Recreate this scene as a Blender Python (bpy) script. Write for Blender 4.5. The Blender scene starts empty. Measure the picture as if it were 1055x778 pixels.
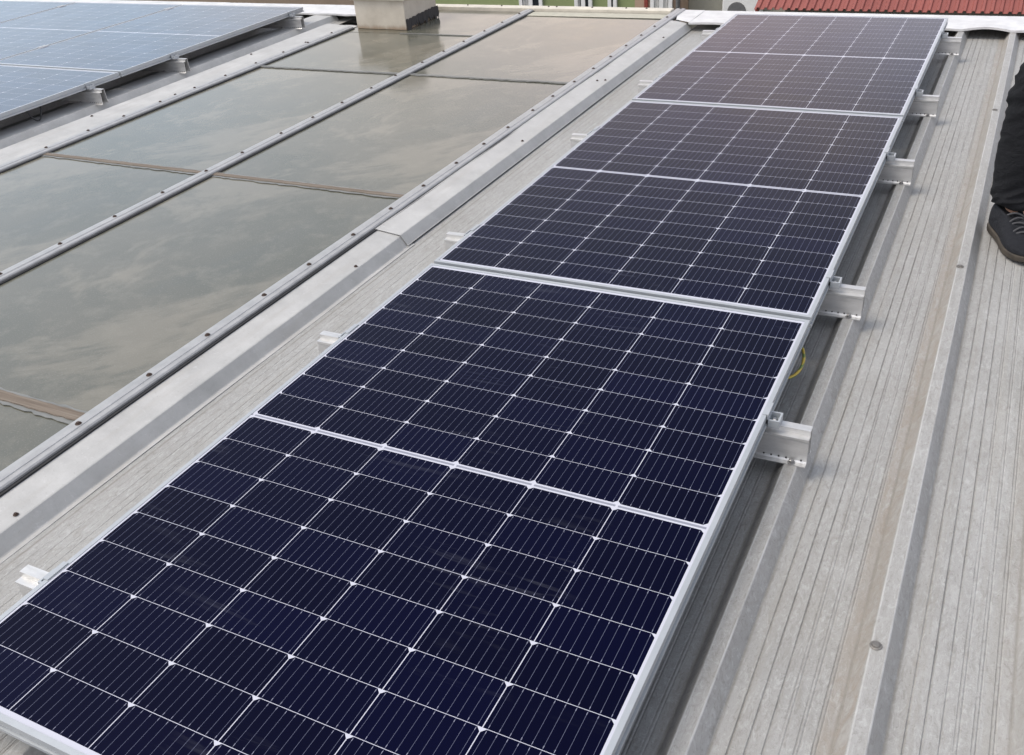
import bpy, bmesh, math, random
from mathutils import Vector, Matrix, noise

random.seed(7)
R = math.radians
scene = bpy.context.scene
COL = scene.collection

# ------------------------------------------------------------------ helpers
def link(o, parent=None):
    COL.objects.link(o)
    if parent is not None:
        o.parent = parent
    return o

def tag(o, label=None, cat=None, group=None, kind=None):
    if label: o["label"] = label
    if cat: o["category"] = cat
    if group: o["group"] = group
    if kind: o["kind"] = kind
    return o

def empty(name, loc, label, cat, group=None):
    o = bpy.data.objects.new(name, None)
    o.location = loc
    o.empty_display_size = 0.1
    link(o)
    return tag(o, label, cat, group)

class MB:
    """collects faces that become ONE mesh object"""
    def __init__(self):
        self.v, self.f = [], []
    def add(self, vs, fs):
        b = len(self.v)
        self.v += [tuple(p) for p in vs]
        self.f += [tuple(i + b for i in f) for f in fs]
        return self
    def box(self, x0, x1, y0, y1, z0, z1):
        vs = [(x0,y0,z0),(x1,y0,z0),(x1,y1,z0),(x0,y1,z0),(x0,y0,z1),(x1,y0,z1),(x1,y1,z1),(x0,y1,z1)]
        return self.add(vs, [(0,3,2,1),(4,5,6,7),(0,1,5,4),(1,2,6,5),(2,3,7,6),(3,0,4,7)])
    def extrude(self, poly, axis, a, b, cuts=0, jitter=None):
        """poly: closed list of 2-D points. axis 'x': (y,z) points, 'y': (x,z) points, 'z': (x,y)"""
        n = len(poly)
        st = cuts + 2
        vs = []
        for k in range(st):
            t = a + (b - a) * k / (st - 1)
            for (p, q) in poly:
                pt = (t, p, q) if axis == 'x' else (p, t, q) if axis == 'y' else (p, q, t)
                if jitter: pt = jitter(pt)
                vs.append(pt)
        fs = []
        for k in range(st - 1):
            for i in range(n):
                j = (i + 1) % n
                fs.append((k*n+i, k*n+j, (k+1)*n+j, (k+1)*n+i))
        fs.append(tuple(range(n-1, -1, -1)))
        fs.append(tuple((st-1)*n + i for i in range(n)))
        return self.add(vs, fs)
    def lathe(self, c, prof, seg=14, axis='z'):
        """prof: list of (r, h) from bottom to top; ends closed"""
        vs, fs = [], []
        for (r, h) in prof:
            for k in range(seg):
                a = 2*math.pi*k/seg
                p = (r*math.cos(a), r*math.sin(a), h)
                if axis == 'y': p = (p[0], -p[2], p[1])
                if axis == 'x': p = (p[2], p[0], p[1])
                vs.append((c[0]+p[0], c[1]+p[1], c[2]+p[2]))
        for i in range(len(prof)-1):
            for k in range(seg):
                j = (k+1) % seg
                fs.append((i*seg+k, i*seg+j, (i+1)*seg+j, (i+1)*seg+k))
        fs.append(tuple(range(seg-1, -1, -1)))
        fs.append(tuple((len(prof)-1)*seg + k for k in range(seg)))
        return self.add(vs, fs)
    def tube(self, pts, r, seg=10):
        pts = [Vector(p) for p in pts]
        vs, fs = [], []
        up = Vector((0, 0, 1))
        for i, p in enumerate(pts):
            t = (pts[min(i+1, len(pts)-1)] - pts[max(i-1, 0)]).normalized()
            s = t.cross(up)
            if s.length < 1e-4: s = Vector((1, 0, 0))
            s.normalize(); n = s.cross(t)
            for k in range(seg):
                a = 2*math.pi*k/seg
                vs.append(p + r*(math.cos(a)*s + math.sin(a)*n))
        for i in range(len(pts)-1):
            for k in range(seg):
                j = (k+1) % seg
                fs.append((i*seg+k, i*seg+j, (i+1)*seg+j, (i+1)*seg+k))
        fs.append(tuple(range(seg-1, -1, -1)))
        fs.append(tuple((len(pts)-1)*seg + k for k in range(seg)))
        return self.add(vs, fs)
    def ring(self, x0, x1, y0, y1, prof):
        """profile swept round a rectangle with mitred corners. prof: closed (inset, z)"""
        n = len(prof)
        vs = []
        for (cx, cy, sx, sy) in ((x0,y0,1,1),(x1,y0,-1,1),(x1,y1,-1,-1),(x0,y1,1,-1)):
            for (d, z) in prof:
                vs.append((cx+sx*d, cy+sy*d, z))
        fs = []
        for c in range(4):
            c2 = (c+1) % 4
            for i in range(n):
                j = (i+1) % n
                fs.append((c*n+i, c2*n+i, c2*n+j, c*n+j))
        return self.add(vs, fs)
    def build(self, name, mat, parent=None, smooth=False, bevel=0, loc=None):
        me = bpy.data.meshes.new(name)
        me.from_pydata(self.v, [], self.f)
        bm = bmesh.new(); bm.from_mesh(me)
        bmesh.ops.recalc_face_normals(bm, faces=bm.faces)
        bm.to_mesh(me); bm.free()
        if smooth:
            for p in me.polygons: p.use_smooth = True
        me.materials.append(mat)
        o = bpy.data.objects.new(name, me)
        if loc: o.location = loc
        link(o, parent)
        if bevel:
            m = o.modifiers.new("bevel", 'BEVEL')
            m.width = bevel; m.segments = 2; m.limit_method = 'ANGLE'; m.angle_limit = R(40)
        return o

def thick(line, t):
    """open polyline -> closed polygon of thickness t (below/right of the line)"""
    pts = [Vector((p[0], p[1])) for p in line]
    off = []
    for i, p in enumerate(pts):
        d1 = (p - pts[i-1]).normalized() if i else None
        d2 = (pts[i+1] - p).normalized() if i < len(pts)-1 else None
        ns = [Vector((d.y, -d.x)) for d in (d1, d2) if d is not None]
        n = ns[0] if len(ns) == 1 else (ns[0]+ns[1]).normalized()
        k = 1.0 if len(ns) == 1 else 1.0/max(0.5, n.dot(ns[0]))
        off.append(p + n*t*k)
    return [(p.x, p.y) for p in pts] + [(p.x, p.y) for p in reversed(off)]

# ------------------------------------------------------------------ node helpers
class NT:
    def __init__(self, name):
        self.m = bpy.data.materials.new(name)
        self.m.use_nodes = True
        self.t = self.m.node_tree
        self.b = self.t.nodes["Principled BSDF"]
    def n(self, kind, **kw):
        nd = self.t.nodes.new(kind)
        for k, v in kw.items(): setattr(nd, k, v)
        return nd
    def put(self, sock, v):
        if hasattr(v, "is_linked") or isinstance(v, bpy.types.NodeSocket): self.t.links.new(v, sock)
        else:
            if isinstance(v, (tuple, list)) and len(v) == 3 and sock.type == 'RGBA': v = (*v, 1)
            sock.default_value = v
    def ma(self, op, a, b=0.0, c=0.0):
        nd = self.n("ShaderNodeMath", operation=op)
        self.put(nd.inputs[0], a); self.put(nd.inputs[1], b); self.put(nd.inputs[2], c)
        return nd.outputs[0]
    def obj(self):
        return self.n("ShaderNodeTexCoord").outputs["Object"]
    def xyz(self, v=None):
        s = self.n("ShaderNodeSeparateXYZ"); self.put(s.inputs[0], v if v is not None else self.obj())
        return s.outputs[0], s.outputs[1], s.outputs[2]
    def vec(self, x, y, z=0.0):
        c = self.n("ShaderNodeCombineXYZ")
        for i, q in enumerate((x, y, z)): self.put(c.inputs[i], q)
        return c.outputs[0]
    def mapv(self, v, scale=(1,1,1), loc=(0,0,0)):
        mp = self.n("ShaderNodeMapping"); self.put(mp.inputs[0], v)
        mp.inputs["Scale"].default_value = scale; mp.inputs["Location"].default_value = loc
        return mp.outputs[0]
    def noise(self, v, scale, detail=4, rough=.55, dist=0.0):
        nd = self.n("ShaderNodeTexNoise")
        self.put(nd.inputs["Vector"], v)
        nd.inputs["Scale"].default_value = scale; nd.inputs["Detail"].default_value = detail
        nd.inputs["Roughness"].default_value = rough; nd.inputs["Distortion"].default_value = dist
        return nd.outputs["Fac"]
    def ramp(self, f, stops):
        nd = self.n("ShaderNodeValToRGB")
        e = nd.color_ramp.elements
        while len(e) < len(stops): e.new(0.5)
        for i, (p, c) in enumerate(stops):
            e[i].position = p
            e[i].color = (c, c, c, 1) if isinstance(c, (int, float)) else (*c, 1)
        self.put(nd.inputs[0], f)
        return nd.outputs[0]
    def rng(self, f, a, b, c=0.0, d=1.0):
        nd = self.n("ShaderNodeMapRange")
        for i, q in enumerate((f, a, b, c, d)): self.put(nd.inputs[i], q)
        return nd.outputs[0]
    def mix(self, f, a, b, mode='MIX'):
        nd = self.n("ShaderNodeMix", data_type='RGBA', blend_type=mode)
        self.put(nd.inputs[0], f); self.put(nd.inputs[6], a); self.put(nd.inputs[7], b)
        return nd.outputs[2]
    def bump(self, h, strength, dist):
        nd = self.n("ShaderNodeBump")
        nd.inputs["Strength"].default_value = strength; nd.inputs["Distance"].default_value = dist
        self.put(nd.inputs["Height"], h)
        self.t.links.new(nd.outputs[0], self.b.inputs["Normal"])
    def set(self, **kw):
        for k, v in kw.items(): self.put(self.b.inputs[k.replace("_", " ")], v)
        return self.m

def simple(name, col, rough=.5, metal=0.0, var=.12, scale=30, spec=.5, bump=0.0):
    g = NT(name)
    f = g.noise(g.obj(), scale, 5, .6)
    c0 = tuple(min(1, c*(1-var)) for c in col); c1 = tuple(min(1, c*(1+var)) for c in col)
    g.put(g.b.inputs["Base Color"], g.ramp(f, [(.3, c0), (.7, c1)]))
    g.put(g.b.inputs["Roughness"], g.rng(f, .3, .7, rough*.85, min(1, rough*1.15)))
    g.b.inputs["Metallic"].default_value = metal
    g.b.inputs["Specular IOR Level"].default_value = spec
    if bump: g.bump(f, .4, bump)
    return g.m

RIB0, PITCH = 1.183, .2563

def roof_material():
    g = NT("weathered_sheet")
    o = g.obj()
    x, y, z = g.xyz(o)
    k = g.ma('DIVIDE', g.ma('SUBTRACT', x, RIB0), PITCH)
    ks = g.ma('ADD', k, .5)
    idx = g.ma('FLOOR', ks)
    d = g.ma('MULTIPLY', g.ma('SUBTRACT', g.ma('FRACT', ks), .5), PITCH)       # metres from rib centre
    ad = g.ma('ABSOLUTE', d)
    pan = g.rng(ad, .040, .046)
    big = g.noise(o, 1.7, 4, .6)
    med = g.noise(g.mapv(o, (9, 3.5, 1)), 1.0, 5, .65)
    fine = g.noise(o, 160, 3, .7)
    streak = g.noise(g.mapv(o, (75, 1.1, 1)), 1.0, 4, .6)
    scuff = g.noise(g.mapv(o, (42, 60, 1), (3, 7, 0)), 1.0, 5, .75, 1.2)
    base = g.ramp(streak, [(.25, (.285, .283, .270)), (.5, (.330, .330, .320)), (.78, (.385, .387, .382))])
    base = g.mix(.5, base, g.ramp(med, [(.28, (.270, .266, .252)), (.52, (.335, .333, .322)), (.72, (.400, .402, .397))]))
    base = g.mix(g.rng(big, .45, .7, 0, .35), base, (.30, .287, .255))
    # chipped, rubbed skin: pale flecks and dark pits of 5 to 30 mm, drawn out along the sheet
    chip = g.noise(g.mapv(o, (95, 34, 1), (1, 9, 0)), 1.0, 6, .72, 1.6)
    chip2 = g.noise(g.mapv(o, (46, 15, 1), (8, 2, 0)), 1.0, 6, .7, 1.0)
    base = g.mix(g.rng(chip, .54, .64, 0, .50), base, (.47, .475, .47))
    base = g.mix(g.rng(chip, .46, .36, 0, .50), base, (.215, .208, .190))
    base = g.mix(g.rng(chip2, .55, .68, 0, .40), base, (.45, .452, .445))
    base = g.mix(g.rng(chip2, .44, .32, 0, .40), base, (.235, .222, .195))
    base = g.mix(g.rng(scuff, .60, .70, 0, .40), base, (.49, .49, .485))
    base = g.mix(g.rng(fine, .60, .74, 0, .55), base, (.17, .16, .145))
    base = g.mix(g.rng(g.noise(g.mapv(o, (1,1,1), (5,1,0)), 85, 4, .8), .62, .72, 0, .45), base, (.21, .195, .16))
    # fine pressed lines of the pan, dirt broken along their length
    per = .0262
    wob = g.ma('MULTIPLY', g.ma('SUBTRACT', g.noise(g.mapv(o, (3, .8, 1)), 2.0, 2), .5), .003)
    q = g.ma('DIVIDE', g.ma('ADD', d, wob), per)
    fr = g.ma('MULTIPLY', g.ma('ABSOLUTE', g.ma('SUBTRACT', g.ma('FRACT', q), .5)), per)
    qi = g.ma('ADD', g.ma('FLOOR', q), g.ma('MULTIPLY', idx, 13.7))
    br = g.noise(g.vec(g.ma('MULTIPLY', qi, 3.31), g.ma('MULTIPLY', y, 1.6)), 1.0, 6, .75)
    line = g.ma('MULTIPLY', g.rng(fr, .0007, .0020, 1, 0), g.rng(br, .38, .62, .05, 1.0))
    line = g.ma('MULTIPLY', line, pan)
    base = g.mix(g.ma('MULTIPLY', line, .42), base, (.15, .145, .13))
    # broad alternating dirt lanes
    lane = g.noise(g.vec(g.ma('MULTIPLY', x, 38), g.ma('MULTIPLY', y, .45)), 1.0, 3, .6)
    base = g.mix(g.ma('MULTIPLY', g.rng(lane, .54, .66), g.ma('MULTIPLY', pan, .25)), base, (.30, .285, .25))
    # brown run-off stain along the left foot of the ribs
    band = g.ma('MULTIPLY', g.rng(g.ma('ADD', d, g.ma('MULTIPLY', g.ma('SUBTRACT', chip2, .5), .02)), -.068, -.056), g.rng(d, -.0175, -.0150, 1, 0))
    inten = g.noise(g.vec(g.ma('MULTIPLY', g.ma('ADD', idx, 1.0), 2.35), g.ma('MULTIPLY', y, .35)), 1.0, 3, .55)
    one = g.rng(g.ma('ABSOLUTE', g.ma('SUBTRACT', idx, 1.0)), .2, .5, 1.0, .35)
    stain = g.ma('MULTIPLY', g.ma('MULTIPLY', band, one), g.rng(inten, .25, .6, .45, 1.0))
    base = g.mix(g.ma('MULTIPLY', stain, g.rng(chip2, .34, .6, .72, .25)), base, (.275, .232, .185))
    # highlight lines painted along both edges of the rib tops for crispness
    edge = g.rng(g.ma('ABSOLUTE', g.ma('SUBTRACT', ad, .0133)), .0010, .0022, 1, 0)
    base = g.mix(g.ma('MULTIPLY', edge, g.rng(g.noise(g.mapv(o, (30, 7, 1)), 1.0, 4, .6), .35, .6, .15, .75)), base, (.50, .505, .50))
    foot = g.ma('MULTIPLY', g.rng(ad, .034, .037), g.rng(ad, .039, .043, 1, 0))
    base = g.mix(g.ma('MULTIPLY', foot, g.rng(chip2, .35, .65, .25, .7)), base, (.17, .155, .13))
    rough = g.rng(med, .3, .7, .5, .68)
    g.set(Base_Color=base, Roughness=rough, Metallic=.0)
    g.b.inputs["Specular IOR Level"].default_value = .45
    h = g.ma('ADD', g.ma('MULTIPLY', fine, .5), g.ma('ADD', g.ma('ADD', chip, scuff), g.ma('MULTIPLY', line, -1.5)))
    g.bump(h, .6, .0022)
    return g.m

def flashing_material():
    g = NT("galvanised_flashing")
    o = g.obj()
    a = g.noise(o, 9, 6, .65); s = g.noise(g.mapv(o, (30, 2.5, 1)), 1, 5, .6); f = g.noise(o, 140, 3, .7)
    c = g.ramp(a, [(.25, (.35, .35, .34)), (.5, (.425, .425, .415)), (.75, (.50, .50, .49))])
    c = g.mix(g.rng(s, .5, .72, 0, .5), c, (.37, .355, .33))
    c = g.mix(g.rng(f, .6, .74, 0, .4), c, (.26, .25, .23))
    c = g.mix(g.rng(g.noise(g.mapv(o, (1,1,1), (4,2,9)), 34, 6, .75, 1.5), .60, .68, 0, .5), c, (.58, .58, .58))
    g.set(Base_Color=c, Roughness=g.rng(a, .3, .7, .45, .62), Metallic=.0)
    g.bump(g.ma('ADD', f, g.ma('MULTIPLY', a, 3)), .25, .0015)
    return g.m

def glass_material():
    g = NT("dirty_wired_glass")
    o = g.obj()
    big = g.noise(o, 1.3, 5, .6, .6); med = g.noise(o, 7, 6, .7); fine = g.noise(o, 210, 2, .6); fib = g.noise(g.mapv(o, (14, 40, 1)), 1, 5, .7, .8)
    c = g.ramp(big, [(.3, (.080, .084, .064)), (.55, (.114, .111, .086)), (.75, (.162, .150, .114))])
    blot = g.noise(g.mapv(o, (1.1, .75, 1), (2.3, .4, 0)), 1.0, 7, .62, 1.2)
    c = g.mix(g.rng(blot, .50, .56, 0, .38), c, (.25, .225, .175))
    c = g.mix(g.rng(blot, .40, .34, 0, .35), c, (.085, .092, .078))
    c = g.mix(g.rng(med, .5, .72, 0, .35), c, (.24, .222, .178))
    c = g.mix(g.rng(fine, .56, .72, 0, .35), c, (.25, .245, .21))
    c = g.mix(g.rng(fib, .62, .75, 0, .22), c, (.08, .083, .076))
    g.set(Base_Color=c, Roughness=g.rng(med, .3, .75, .09, .20))
    g.b.inputs["IOR"].default_value = 1.5
    g.b.inputs["Specular IOR Level"].default_value = .5
    g.bump(g.ma('ADD', g.ma('ADD', g.ma('MULTIPLY', fine, .35), med), g.ma('MULTIPLY', big, 6.0)), .10, .0016)
    return g.m

CW, FX, FY = 1.104, .015, .020          # cell field width, frame margins
PW, PL, HALF, MID = 1.134, 1.722, .834, .014
CP, RP = CW/6, HALF/9

def cell_material(name, ior, dustf, tint):
    g = NT(name)
    o = g.obj()
    x, y, z = g.xyz(o)
    u = g.ma('DIVIDE', g.ma('SUBTRACT', x, FX), CP)
    cu = g.ma('FRACT', u)
    dx = g.ma('MULTIPLY', g.ma('MINIMUM', cu, g.ma('SUBTRACT', 1.0, cu)), CP)
    yy = g.ma('SUBTRACT', y, FY)
    up = g.ma('GREATER_THAN', yy, HALF + MID*.5)
    t = g.ma('SUBTRACT', yy, g.ma('MULTIPLY', up, HALF + MID))
    r = g.ma('DIVIDE', t, RP)
    fr = g.ma('FRACT', r)
    lo = g.ma('MULTIPLY', fr, RP); hi = g.ma('MULTIPLY', g.ma('SUBTRACT', 1.0, fr), RP)
    dy = g.ma('MINIMUM', lo, hi)
    cham = g.ma('ADD', g.ma('MULTIPLY', up, lo), g.ma('MULTIPLY', g.ma('SUBTRACT', 1.0, up), hi))
    m = g.ma('MULTIPLY', g.ma('GREATER_THAN', dx, .00085), g.ma('GREATER_THAN', dy, .00052))
    m = g.ma('MULTIPLY', m, g.ma('GREATER_THAN', g.ma('ADD', dx, cham), .0088))
    m = g.ma('MULTIPLY', m, g.ma('MULTIPLY', g.ma('GREATER_THAN', t, 0.0), g.ma('LESS_THAN', t, HALF)))
    m = g.ma('MULTIPLY', m, g.ma('MULTIPLY', g.ma('GREATER_THAN', x, FX), g.ma('LESS_THAN', x, FX+CW)))
    # ten bus wires per cell, solder pads at the cell ends
    w = g.ma('MULTIPLY', g.ma('ABSOLUTE', g.ma('SUBTRACT', g.ma('FRACT', g.ma('MULTIPLY', cu, 10.0)), .5)), CP/10)
    wire = g.ma('LESS_THAN', w, .00032)
    endz = g.ma('LESS_THAN', dy, .0085)
    pad = g.ma('MULTIPLY', g.ma('LESS_THAN', w, .0006), g.ma('MULTIPLY', endz, g.ma('GREATER_THAN', dy, .0035)))
    wire = g.ma('MULTIPLY', g.ma('MAXIMUM', wire, pad), m)
    # per-cell tone
    cid = g.vec(g.ma('FLOOR', u), g.ma('ADD', g.ma('FLOOR', r), g.ma('MULTIPLY', up, 17.0)), g.n("ShaderNodeObjectInfo").outputs["Random"])
    wn = g.n("ShaderNodeTexWhiteNoise"); g.put(wn.inputs["Vector"], cid)
    cell = g.ramp(wn.outputs["Value"], [(0, tuple(q*.8 for q in tint)), (.6, tint), (1, tuple(q*1.2 for q in tint))])
    # ribbon in the middle gap
    mid = g.ma('ABSOLUTE', g.ma('SUBTRACT', yy, HALF + MID*.5))
    rib = g.ma('MULTIPLY', g.ma('LESS_THAN', mid, .0030), g.ma('GREATER_THAN', cu, .03))
    back = g.mix(rib, (.50, .51, .575), (.24, .25, .30))
    c = g.mix(m, back, cell)
    c = g.mix(wire, c, g.mix(pad, (.115, .125, .185), (.22, .23, .30)))
    # faint wipe marks and dust on the glass
    wob = g.noise(g.mapv(o, (2, 1, 1)), 3.0, 3, .5)
    wipe = g.noise(g.mapv(o, (3.0, 34, 1)), 1.0, 4, .6, .5)
    patch = g.noise(o, 2.6, 3, .5)
    wp = g.ma('MULTIPLY', g.rng(wipe, .57, .68), g.rng(patch, .50, .62, 0, .06))
    dust = g.rng(g.noise(o, 3.0, 5, .65), .4, .75, 0, dustf)
    c = g.mix(g.ma('ADD', wp, dust), c, (.40, .42, .50))
    g.set(Base_Color=c, Roughness=g.rng(wob, .3, .7, .10, .16))
    g.b.inputs["IOR"].default_value = ior
    g.bump(g.noise(o, 700, 2, .5), .05, .0004)
    return g.m

M = {}
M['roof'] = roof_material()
M['flash'] = flashing_material()
M['glass'] = glass_material()
M['cells'] = cell_material("monocrystalline_cells", 1.155, .0006, (.0004, .0007, .0125))
M['cells_old'] = cell_material("blue_older_cells", 1.40, .04, (.022, .038, .075))
M['frame'] = simple("anodised_frame", (.40, .425, .445), .40, .3, .05, 12)
def alu_material():
    g = NT("mill_aluminium")
    o = g.obj()
    a = g.noise(g.mapv(o, (14, 60, 60)), 1, 4, .6); b_ = g.noise(o, 18, 5, .65); f = g.noise(g.mapv(o, (40, 500, 500)), 1, 3, .6)
    c = g.ramp(a, [(.3, (.52, .52, .51)), (.7, (.69, .69, .68))])
    c = g.mix(g.rng(b_, .5, .72, 0, .45), c, (.50, .49, .46))
    g.set(Base_Color=c, Roughness=g.rng(b_, .3, .7, .30, .48), Metallic=.6)
    g.bump(f, .15, .0006)
    return g.m
M['alu'] = alu_material()
M['bar'] = simple("glazing_bar_metal", (.37, .372, .37), .42, .3, .12, 22)
M['gasket'] = simple("black_gasket", (.018, .019, .021), .7, 0, .2, 60)
M['screw'] = simple("zinc_screw", (.20, .19, .175), .45, .5, .35, 90)
M['rust'] = simple("rusty_screw", (.055, .036, .028), .8, .2, .4, 120)
M['bolt'] = simple("steel_bolt", (.30, .30, .30), .35, .85, .2, 60)
M['hole'] = simple("punched_hole", (.02, .02, .02), .8, 0, .1, 60)
M['cream_bar'] = simple("cream_end_bar", (.60, .56, .47), .45, .1, .12, 14)
M['seal'] = simple("sealing_tape", (.42, .405, .33), .7, 0, .12, 22)
M['black'] = simple("bitumen_membrane", (.012, .012, .012), .6, 0, .4, 80, bump=.003)
M['conc'] = simple("pot_grey", (.13, .13, .13), .8, 0, .2, 20)

def rust_strip_material():
    g = NT("rusty_lap_strip")
    o = g.obj()
    s = g.noise(g.mapv(o, (3, 160, 1)), 1, 5, .6)
    c = g.ramp(s, [(.3, (.085, .062, .043)), (.55, (.165, .132, .10)), (.75, (.23, .205, .17))])
    g.set(Base_Color=c, Roughness=.75)
    g.bump(s, .5, .003)
    return g.m
M['lap'] = rust_strip_material()

def lap_film_material():
    g = NT("grey_lap_edge")
    o = g.obj()
    s = g.noise(g.mapv(o, (12, 50, 1)), 1, 5, .65, .8)
    c = g.ramp(s, [(.3, (.12, .122, .112)), (.7, (.20, .20, .185))])
    g.set(Base_Color=c, Roughness=.35)
    return g.m
M['lapedge'] = lap_film_material()

def render_wall(name, col, stain=.2, scale=3):
    g = NT(name)
    o = g.obj()
    a = g.noise(o, scale, 6, .65); f = g.noise(o, scale*18, 4, .6)
    lo = tuple(c*(1-stain) for c in col)
    c = g.mix(g.rng(a, .4, .7), col, lo)
    c = g.mix(g.rng(f, .55, .75, 0, .25), c, tuple(q*.75 for q in col))
    g.set(Base_Color=c, Roughness=.85)
    g.bump(f, .3, .004)
    return g.m
M['green'] = render_wall("green_render", (.26, .31, .14), .18, .8)
M['beige'] = render_wall("beige_render", (.36, .35, .29), .2, .8)
M['orange'] = render_wall("peach_render", (.46, .33, .24), .15, .8)
M['brownw'] = render_wall("brown_render", (.26, .20, .145), .2, .8)
M['wallg'] = render_wall("grey_render", (.35, .34, .31), .2, 1)
M['white'] = simple("white_paint", (.76, .76, .74), .5, 0, .06, 8)
M['pane'] = simple("dark_window_pane", (.02, .025, .03), .08, 0, .2, 4)
M['curtain'] = simple("net_curtain", (.50, .50, .48), .9, 0, .2, 14)
M['asphalt'] = simple("asphalt", (.06, .06, .058), .9, 0, .25, 6)

def chimney_material():
    g = NT("chimney_render")
    o = g.obj()
    x, y, z = g.xyz(o)
    a = g.noise(o, 9, 6, .65); f = g.noise(o, 110, 4, .6)
    c = g.ramp(a, [(.3, (.43, .39, .32)), (.7, (.54, .50, .42))])
    # damp brown tide mark at the foot, ragged edge
    foot = g.rng(g.ma('ADD', z, g.ma('MULTIPLY', g.noise(g.mapv(o, (1,1,.3)), 22, 4, .6), .05)), .030, .055, 1, 0)
    c = g.mix(g.ma('MULTIPLY', foot, .75), c, (.25, .17, .105))
    c = g.mix(g.rng(f, .6, .75, 0, .3), c, (.33, .29, .23))
    g.set(Base_Color=c, Roughness=.85)
    g.bump(f, .4, .003)
    return g.m
M['chim'] = chimney_material()

def tile_red_material():
    g = NT("red_painted_roof")
    o = g.obj()
    a = g.noise(o, 2.2, 5, .6); s = g.noise(g.mapv(o, (14, 1.2, 1)), 1, 4, .6); f = g.noise(o, 70, 3, .6)
    c = g.ramp(a, [(.3, (.22, .062, .050)), (.7, (.29, .085, .068))])
    c = g.mix(g.rng(s, .5, .75, 0, .45), c, (.20, .042, .036))
    c = g.mix(g.rng(f, .58, .75, 0, .3), c, (.38, .12, .095))
    g.set(Base_Color=c, Roughness=.6)
    return g.m
M['red'] = tile_red_material()
M['redtrim'] = simple("red_gutter", (.25, .055, .04), .45, .1, .15, 20)

# ------------------------------------------------------------------ the roof
ZP, ZT, ZG = -.150, -.110, -.100         # pan, rib top, skylight glass level
roof = empty("corrugated_roof", (0, 0, ZP), "weathered grey ribbed metal roof sheeting with galvanised flashings under the solar panels", "roof")

def sheet(ribs, x0, x1, y0, y1):
    """ribbed sheet: local z, pan at 0. Small pressed swages in the pans."""
    line = [(x0, 0.0)]
    for k in ribs:
        c = RIB0 + k*PITCH
        line += [(c-.038, 0), (c-.0355, .0012), (c-.0145, .0385), (c-.0125, .040), (c+.0125, .040), (c+.0145, .0385), (c+.0355, .0012), (c+.038, 0)]
        for s in (.0655, .0917, .1179, .1441, .1703, .1965):
            p = c + s
            if p < x1 - .01 and (k+1 in ribs or s < .1):
                line += [(p-.0022, 0), (p, -.0013), (p+.0022, 0)]
    line.append((x1, 0.0))
    line.sort(key=lambda p: p[0])
    return MB().extrude(thick(line, .0012), 'y', y0, y1)
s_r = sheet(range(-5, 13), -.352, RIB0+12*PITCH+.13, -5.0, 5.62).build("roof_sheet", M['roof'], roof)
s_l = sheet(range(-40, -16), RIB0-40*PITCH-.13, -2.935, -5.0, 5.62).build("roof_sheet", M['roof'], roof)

def screw_mesh(mat, r=.0095):
    b = MB().lathe((0,0,0), [(r, 0), (r, .0012), (r*.8, .0022), (r*.62, .0023), (r*.60, .0045), (r*.35, .0052)], 12)
    return b
def screws(pts, mat, parent, r=.0095, base=None):
    proto = None
    for (x, y, z) in pts:
        if proto is None:
            proto = screw_mesh(mat, r).build("screw", mat, parent, smooth=False, loc=(x, y, z))
        else:
            o = proto.copy(); link(o); o.parent = parent; o.location = (x, y, z)

pts = []
for k in (1, 3, 5):
    for y in (.772, 2.367, 3.965): pts.append((RIB0+k*PITCH-.006, y, .0402))
for k in (-18, -20): 
    for y in (2.367, 3.965): pts.append((RIB0+k*PITCH, y, .0402))
screws(pts, M['screw'], roof, .011)

# long flashings on both sides of the skylight (two lapped lengths each)
def flashing(line, y0, y1, dz=0.0):
    ln = [(a, b + dz) for a, b in line]
    def jit(p):
        return (p[0], p[1], p[2] + .0016*noise.noise((p[0]*3, p[1]*1.7, 2.0)))
    return MB().extrude(thick(ln, .0015), 'y', y0, y1, cuts=24, jitter=jit)
lineR = [(-.500, .046), (-.475, .050), (-.378, .0385), (-.374, .0370), (-.350, .004), (-.347, .002), (-.334, .0018)]
flashing(lineR, -5.0, 2.09, 0).build("flashing", M['flash'], roof)
flashing([(a-.0006 if a < -.4 else a+.0026, b+.0055) for a, b in lineR[:-1]], 2.062, 5.40).build("flashing", M['flash'], roof)
lineL = [(-2.945, .0018), (-2.934, .002), (-2.930, .006), (-2.868, .056), (-2.860, .058), (-2.712, .0500), (-2.700, .0525), (-2.645, .0525), (-2.60, .048)]
flashing(lineL, -5.0, 2.2, .0022).build("flashing", M['flash'], roof)
flashing(lineL, 2.19, 5.05).build("flashing", M['flash'], roof)
# folded edge capping under the pale array
flashing([(-3.215, .0402), (-3.20, .0425), (-3.052, .0425), (-3.046, .041), (-3.022, .004), (-3.010, .0018)], -5.0, 5.40).build("edge_capping", M['flash'], roof)
screws([(-.392, .434, .0408), (-.385, 1.80, .0400), (-.392, 3.10, .0460), (-.425, 4.05, .0500), (-.392, 4.08, .0460), (-.392, 5.0, .0460)], M['rust'], roof, .0065)
screws([(-2.835, 2.9, .0570), (-2.835, 4.2, .0570), (-2.672, 3.35, .0528), (-2.672, 4.55, .0528)], M['rust'], roof, .008)

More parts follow.
